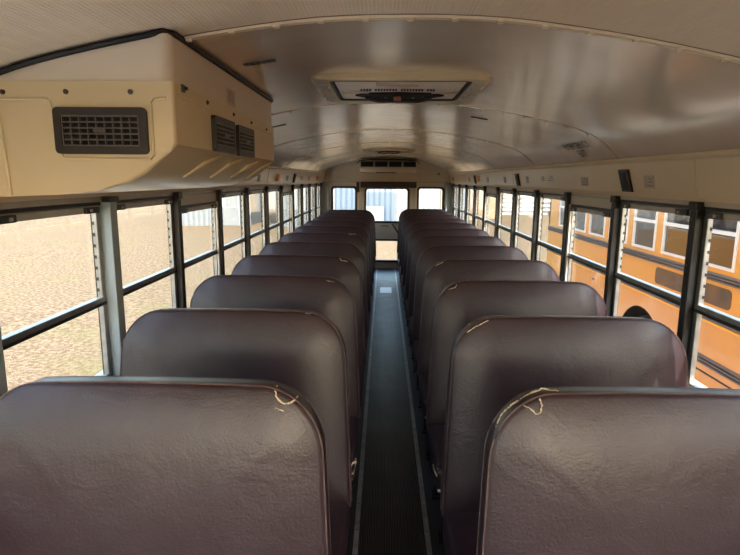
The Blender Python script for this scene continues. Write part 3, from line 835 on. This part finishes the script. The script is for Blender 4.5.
def building(name, label, x0, x1, y0, y1, h, m_, roofm=ROOFM):
    r = tag(empty(name, ((x0+x1)/2, y0, GZ-.15)), label, 'building')
    def T(bm):
        for v in bm.verts: v.co -= Vector(((x0+x1)/2, y0, GZ-.15))
        return bm
    z0 = GZ-.15
    b = BM(); box(b, x0, x1, y0, y1, z0, z0+h); obj('wall', T(b), m_, r)
    b = BM(); ym = (y0+y1)/2; prism(b, [(y0-.3, z0+h-.05), (y1+.3, z0+h-.05), (ym, z0+h+(y1-y0)*.16)], 'x', x0-.3, x1+.3); obj('roof', T(b), roofm, r)
    return r, T
r1, T1 = building('metal_shed', 'white ribbed metal shed with pale door seen through the left windows', -11.35, -7.25, 29.5, 33, 4.2, WHT)
b = BM(); box(b, -8.72, -7.88, 29.40, 29.52, GZ, 1.15); dd = obj('door', T1(b), TRIMW, r1)
b = BM(); box(b, -8.80, -8.72, 29.36, 29.52, GZ, 1.2); box(b, -7.88, -7.80, 29.36, 29.52, GZ, 1.2); box(b, -8.80, -7.80, 29.36, 29.52, 1.15, 1.24); obj('door_frame', T1(b), mat('grey_door_frame', (.16, .19, .22), .5), r1)
b = BM(); box(b, -8.75, -7.85, 29.385, 29.4, -.05, 0.0); box(b, -8.62, -8.58, 29.37, 29.4, .0, .10); obj('door_rail', T1(b), mat('door_line', (.17, .2, .23), .5), dd)
b = BM(); box(b, -7.5, -7.25, 29.44, 29.5, GZ, 3.0); obj('corner_trim', T1(b), TRIMW, r1)
r2, T2 = building('tan_building', 'tan building with brown eaves beyond the white shed, seen through left windows', -11.2, -7.6, 41.5, 46, 4.5, TAN, BROWN)
b = BM(); box(b, -11.2, -9.4, 41.0, 41.5, .1, .9); obj('eaves', T2(b), BROWN, r2)
r3, T3 = building('blue_white_building', 'white and pale blue ribbed metal building behind the rear door', -5.65, 4.4, 28.5, 33, 4.4, WHT)
b = BM(); box(b, -2.55, -1.5, 28.42, 28.5, GZ, 3.4); box(b, -.98, .52, 28.42, 28.5, GZ, 3.4); obj('blue_panel', T3(b), BLU, r3)
b = BM(); box(b, 2.9, 3.15, 28.40, 28.5, GZ, 3.4); obj('yellow_post', T3(b), mat('yellow_post', (.32, .25, .12), .5), r3)
r4, T4 = building('white_siding_building', 'white lap-sided building far off beyond the right windows', 7.5, 11.6, 36, 40, 5.2, WH2)
b = BM()
for k in range(5): box(b, 7.5, 11.6, 35.96, 36.0, -.45+.55*k, -.41+.55*k)
obj('siding_line', T4(b), mat('siding_shadow_line', (.2, .19, .17), .7), r4)
b = BM(); box(b, -1.15, -.05, 27.2, 28.1, GZ, .19)
r = tag(obj('utility_box', b, TRIMW, bevel=.03), 'low white box on the ground seen through rear door glass', 'box')
# straw-coloured embankments
MOUND = mat('mound_straw', (.20, .145, .09), .95, col2=(.27, .20, .13), cscale=1.5, cdetail=8)
for cx_m, rx, ry, hz, cy_m, lb in ((12.6, 2.0, 1.5, 2.5, 33.4, 'dry straw-coloured mound right of the white lap-sided building, next to the orange bus'),
                             (5.1, 2.3, 1.6, 2.7, 35.0, 'dry straw-coloured mound left of the white lap-sided building')):
    b = BM(); bmesh.ops.create_uvsphere(b, u_segments=48, v_segments=24, radius=1)
    for v in b.verts:
        n_ = .07*math.sin(v.co.x*9)*math.cos(v.co.z*7+cx_m)
        v.co = Vector((v.co.x*rx+cx_m, v.co.y*ry+cy_m, max(v.co.z, -.2)*hz+GZ+.1+n_))
    tag(obj('earth_mound', b, MOUND, smooth=True), lb, 'mound')

# neighbouring school bus
ORANGE = mat('school_bus_orange', (.64, .285, .052), .35, col2=(.60, .265, .047), cscale=1.5, coat=.2)
ORANGE2 = mat('school_bus_yellow_edge', (.90, .45, .03), .35)
RAILM = mat('rub_rail_grey_black', (.075, .065, .06), .5, col2=(.13, .115, .105), cscale=6, stretch=(1, .15, 8))
DGLASS = mat('dark_bus_glass', (.035, .03, .028), .04, spec=1.0)
SASH = mat('bright_window_sash', (.72, .72, .70), .35, .4)
GRIME = mat('blacked_out_patch', (.055, .035, .022), .5, col2=(.13, .065, .025), cscale=5)
nb = tag(empty('school_bus', (2.95, 6.25, GZ)), 'orange school bus with black rub rails parked alongside, seen through right windows', 'bus')
def TN(bm):
    for v in bm.verts: v.co -= Vector((2.95, 6.25, GZ))
    return bm
BX0, BX1, BY0, BY1 = 2.95, 5.35, -5.0, 10.0
WY = 6.25; WR = .50; WZ = GZ+WR
b = BM()
arc = [(WY+.58*math.cos(PI-PI*k/20), WZ+.04+.58*math.sin(PI-PI*k/20)) for k in range(21)]
poly = [(BY0, -.55)] + [(WY-.58, -.55)] + arc + [(WY+.58, -.55)] + [(BY1, -.55), (BY1, .79), (BY0, .79)]
prism(b, poly, 'x', BX0, BX1)
WYS = [-1.08+.70*k for k in range(-4, 16)]
WYS = [5.93+.70*k-.56 for k in range(-15, 6)]
obj('lower_body', TN(b), ORANGE, nb)
b = BM()   # window band built as pillars with real openings
ww = .545
ys = [y for y in WYS if y > BY0 and y+ww < BY1]
box(b, BX0, BX0+.06, BY0, ys[0], .79, 1.42)
for a_, c_ in zip(ys, ys[1:]): box(b, BX0, BX0+.06, a_+ww, c_, .79, 1.42)
box(b, BX0, BX0+.06, ys[-1]+ww, BY1, .79, 1.42); box(b, BX1-.06, BX1, BY0, BY1, .79, 1.42)
box(b, BX0, BX1, BY1-.06, BY1, .79, 1.42)
box(b, BX0, BX1, BY0, BY0+.06, .79, 1.42)
obj('window_pillars', TN(b), ORANGE, nb)
b = BM(); w_ = (BX1-BX0)/2; cx = (BX0+BX1)/2
rp = [(BX0, 1.42), (BX0, 1.58), (BX0+.04, 1.75), (BX0+.16, 1.89), (BX0+.42, 1.98), (cx-.3, 2.03), (cx+.3, 2.03), (BX1-.42, 1.98), (BX1-.16, 1.89), (BX1-.04, 1.75), (BX1, 1.58), (BX1, 1.42)]
prism(b, rp, 'y', BY0, BY1); obj('roof', TN(b), ORANGE, nb, smooth=True)
b = BM(); cbox(b, (3.7, 2.5, 1.0), (.02, 14.6, .43)); obj('inner_partition', TN(b), mat('dim_interior', (.05, .045, .04), .8), nb)
for y in ys:
    if y < -2.6: continue
    b = BM(); x0 = BX0-.012
    ring(b, rect_n(y, y+ww, .79, 1.41, 1), rect_n(y+.028, y+ww-.028, .815, 1.385, 1), 'x', x0, BX0+.04)
    box(b, x0-.004, BX0+.03, y+.028, y+ww-.028, 1.095, 1.128)
    f_ = obj('window_frame', TN(b), SASH, nb)
    b = BM(); box(b, BX0+.010, BX0+.014, y+.028, y+ww-.028, .815, 1.385); obj('dark_pane', TN(b), DGLASS, f_)
def rail(z0, z1, y0=BY0, y1=BY1, nm='rub_rail'):
    b = BM(); h = z1-z0; n = 3
    P = [(BX0+.001, z0)]
    for k in range(n):
        a_ = z0+h*k/n; P += [(BX0-.006, a_+.002), (BX0-.022, a_+h/n*.35), (BX0-.022, a_+h/n*.75), (BX0-.006, a_+h/n-.001)]
    P += [(BX0+.001, z1)]
    prism(b, P, 'y', y0, y1); return obj(nm, TN(b), RAILM, nb)
rail(.665, .745); rail(.295, .385); rail(-.13, -.04, BY0, WY-.62); rail(-.13, -.04, WY+.62, BY1)
b = BM(); box(b, BX0-.006, BX0+.001, BY0, BY1, .272, .293); obj('yellow_edge_strip', TN(b), ORANGE2, nb)
b = BM(); box(b, BX0-.004, BX0+.001, BY0, WY-.62, -.205, -.188); obj('black_stripe', TN(b), BLACK, nb)
b = BM(); prism(b, rounded(4.66, 6.0, .452, .632, .05), 'x', BX0-.003, BX0+.001); tag(obj('blacked_out_patch', TN(b), GRIME, nb), 'dark painted-over rectangle where lettering was')
b = BM(); prism(b, [(4.46+.075*math.cos(k*PI/8), .55+.075*math.sin(k*PI/8)) for k in range(16)], 'x', BX0-.004, BX0+.001); obj('round_mark', TN(b), BLACK, nb)
b = BM(); ring(b, rounded(7.58, 7.86, .08, .27, .02), rounded(7.588, 7.852, .088, .262, .016), 'x', BX0-.004, BX0+.001); fd = obj('fuel_door', TN(b), mat('fuel_door_line', (.55, .24, .04), .5), nb)
b = BM(); box(b, BX0-.008, BX0, 7.70, 7.76, .165, .185); obj('latch', TN(b), BLACK, fd)
for x in (BX0+.08, BX1-.34):
    b = BM()
    prof = [(WR-.02, 0), (WR, .03), (WR, .23), (WR-.02, .26), (.30, .26), (.28, .24), (.28, .02), (.30, 0)]
    n = 40; R = [[b.verts.new((x+d, WY+r_*math.cos(2*PI*k/n), WZ+r_*math.sin(2*PI*k/n))) for r_, d in prof] for k in range(n)]
    for k in range(n):
        for j in range(len(prof)): b.faces.new((R[k][j], R[k][(j+1) % len(prof)], R[(k+1) % n][(j+1) % len(prof)], R[(k+1) % n][j]))
    t_ = obj('tyre', TN(b), RUBBER, nb, smooth=True)
    b = BM(); cyl(b, (x+.07, WY, WZ), (x+.22, WY, WZ), .285, 32); cyl(b, (x+.02, WY, WZ), (x+.08, WY, WZ), .10, 20); obj('wheel_hub', TN(b), mat('wheel_paint', (.10, .09, .08), .5), t_)
    b = BM()
b = BM(); lo_ = [(WY+.574*math.cos(PI-PI*k/20), WZ+.04+.574*math.sin(PI-PI*k/20)) for k in range(21)]; hi_ = [(WY+.579*math.cos(PI-PI*k/20), WZ+.04+.579*math.sin(PI-PI*k/20)) for k in range(21)]
prism(b, lo_+hi_[::-1], 'x', BX0+.004, BX0+.6); box(b, BX0+.6, BX0+.62, WY-.58, WY+.58, -.55, .09)
obj('wheel_well', TN(b), RUBBER, nb)
for yy in (-3.2,):
    for x in (BX0+.08, BX1-.34):
        b = BM(); cyl(b, (x, yy, WZ), (x+.26, yy, WZ), WR, 40); obj('tyre', TN(b), RUBBER, nb)

# ------------------------------------------------------------------ light
w = bpy.data.worlds.new('sky'); S.world = w; w.use_nodes = True
nt = w.node_tree; bg = nt.nodes['Background']
sky = nt.nodes.new('ShaderNodeTexSky'); sky.sky_type = 'NISHITA'; sky.sun_disc = False
sky.sun_elevation = math.radians(33); sky.sun_rotation = math.radians(166); sky.air_density = 1.3; sky.dust_density = 2.5; sky.ozone_density = 1.
nt.links.new(sky.outputs['Color'], bg.inputs['Color']); bg.inputs['Strength'].default_value = .33
sl = bpy.data.lights.new('sun', 'SUN'); sl.energy = 4.2; sl.angle = math.radians(.6); sl.color = (1, .97, .92)
so = bpy.data.objects.new('sun', sl); C.objects.link(so)
el = math.radians(33); hdir = Vector((-.30, 1, 0)).normalized()
dirv = hdir*math.cos(el)+Vector((0, 0, -math.sin(el)))
so.rotation_euler = dirv.to_track_quat('-Z', 'Y').to_euler(); so.location = (5, -12, 12)

# ------------------------------------------------------------------ camera
f, pit, yaw, roll, h, cx_ = 545.29, .1795, -.0240, .0074, 1.56, -.0531
cy, sy, cp, sp = math.cos(yaw), math.sin(yaw), math.cos(pit), math.sin(pit)
fwd = Vector((sy*cp, cy*cp, -sp)); rt = Vector((cy, -sy, 0)); up = rt.cross(fwd)
r2 = rt*math.cos(roll)+up*math.sin(roll); u2 = up*math.cos(roll)-rt*math.sin(roll)
cam = bpy.data.cameras.new('camera'); co = bpy.data.objects.new('camera', cam); C.objects.link(co)
M = Matrix((r2, u2, -fwd)).transposed().to_4x4(); M.translation = Vector((cx_, 0, h))
co.matrix_world = M
cam.sensor_width = 36; cam.sensor_fit = 'HORIZONTAL'; cam.lens = f/740*36; cam.clip_start = .02; cam.clip_end = 500
S.camera = co

S.view_settings.view_transform = 'Standard'; S.view_settings.look = 'None'; S.view_settings.gamma = 1; S.view_settings.use_curve_mapping = False
S.view_settings.exposure = 1.75
S.cycles.use_denoising = True
S.cycles.max_bounces = 12; S.cycles.diffuse_bounces = 6; S.cycles.glossy_bounces = 4; S.cycles.transparent_max_bounces = 24
S.cycles.sample_clamp_indirect = 8
S.cycles.caustics_reflective = False
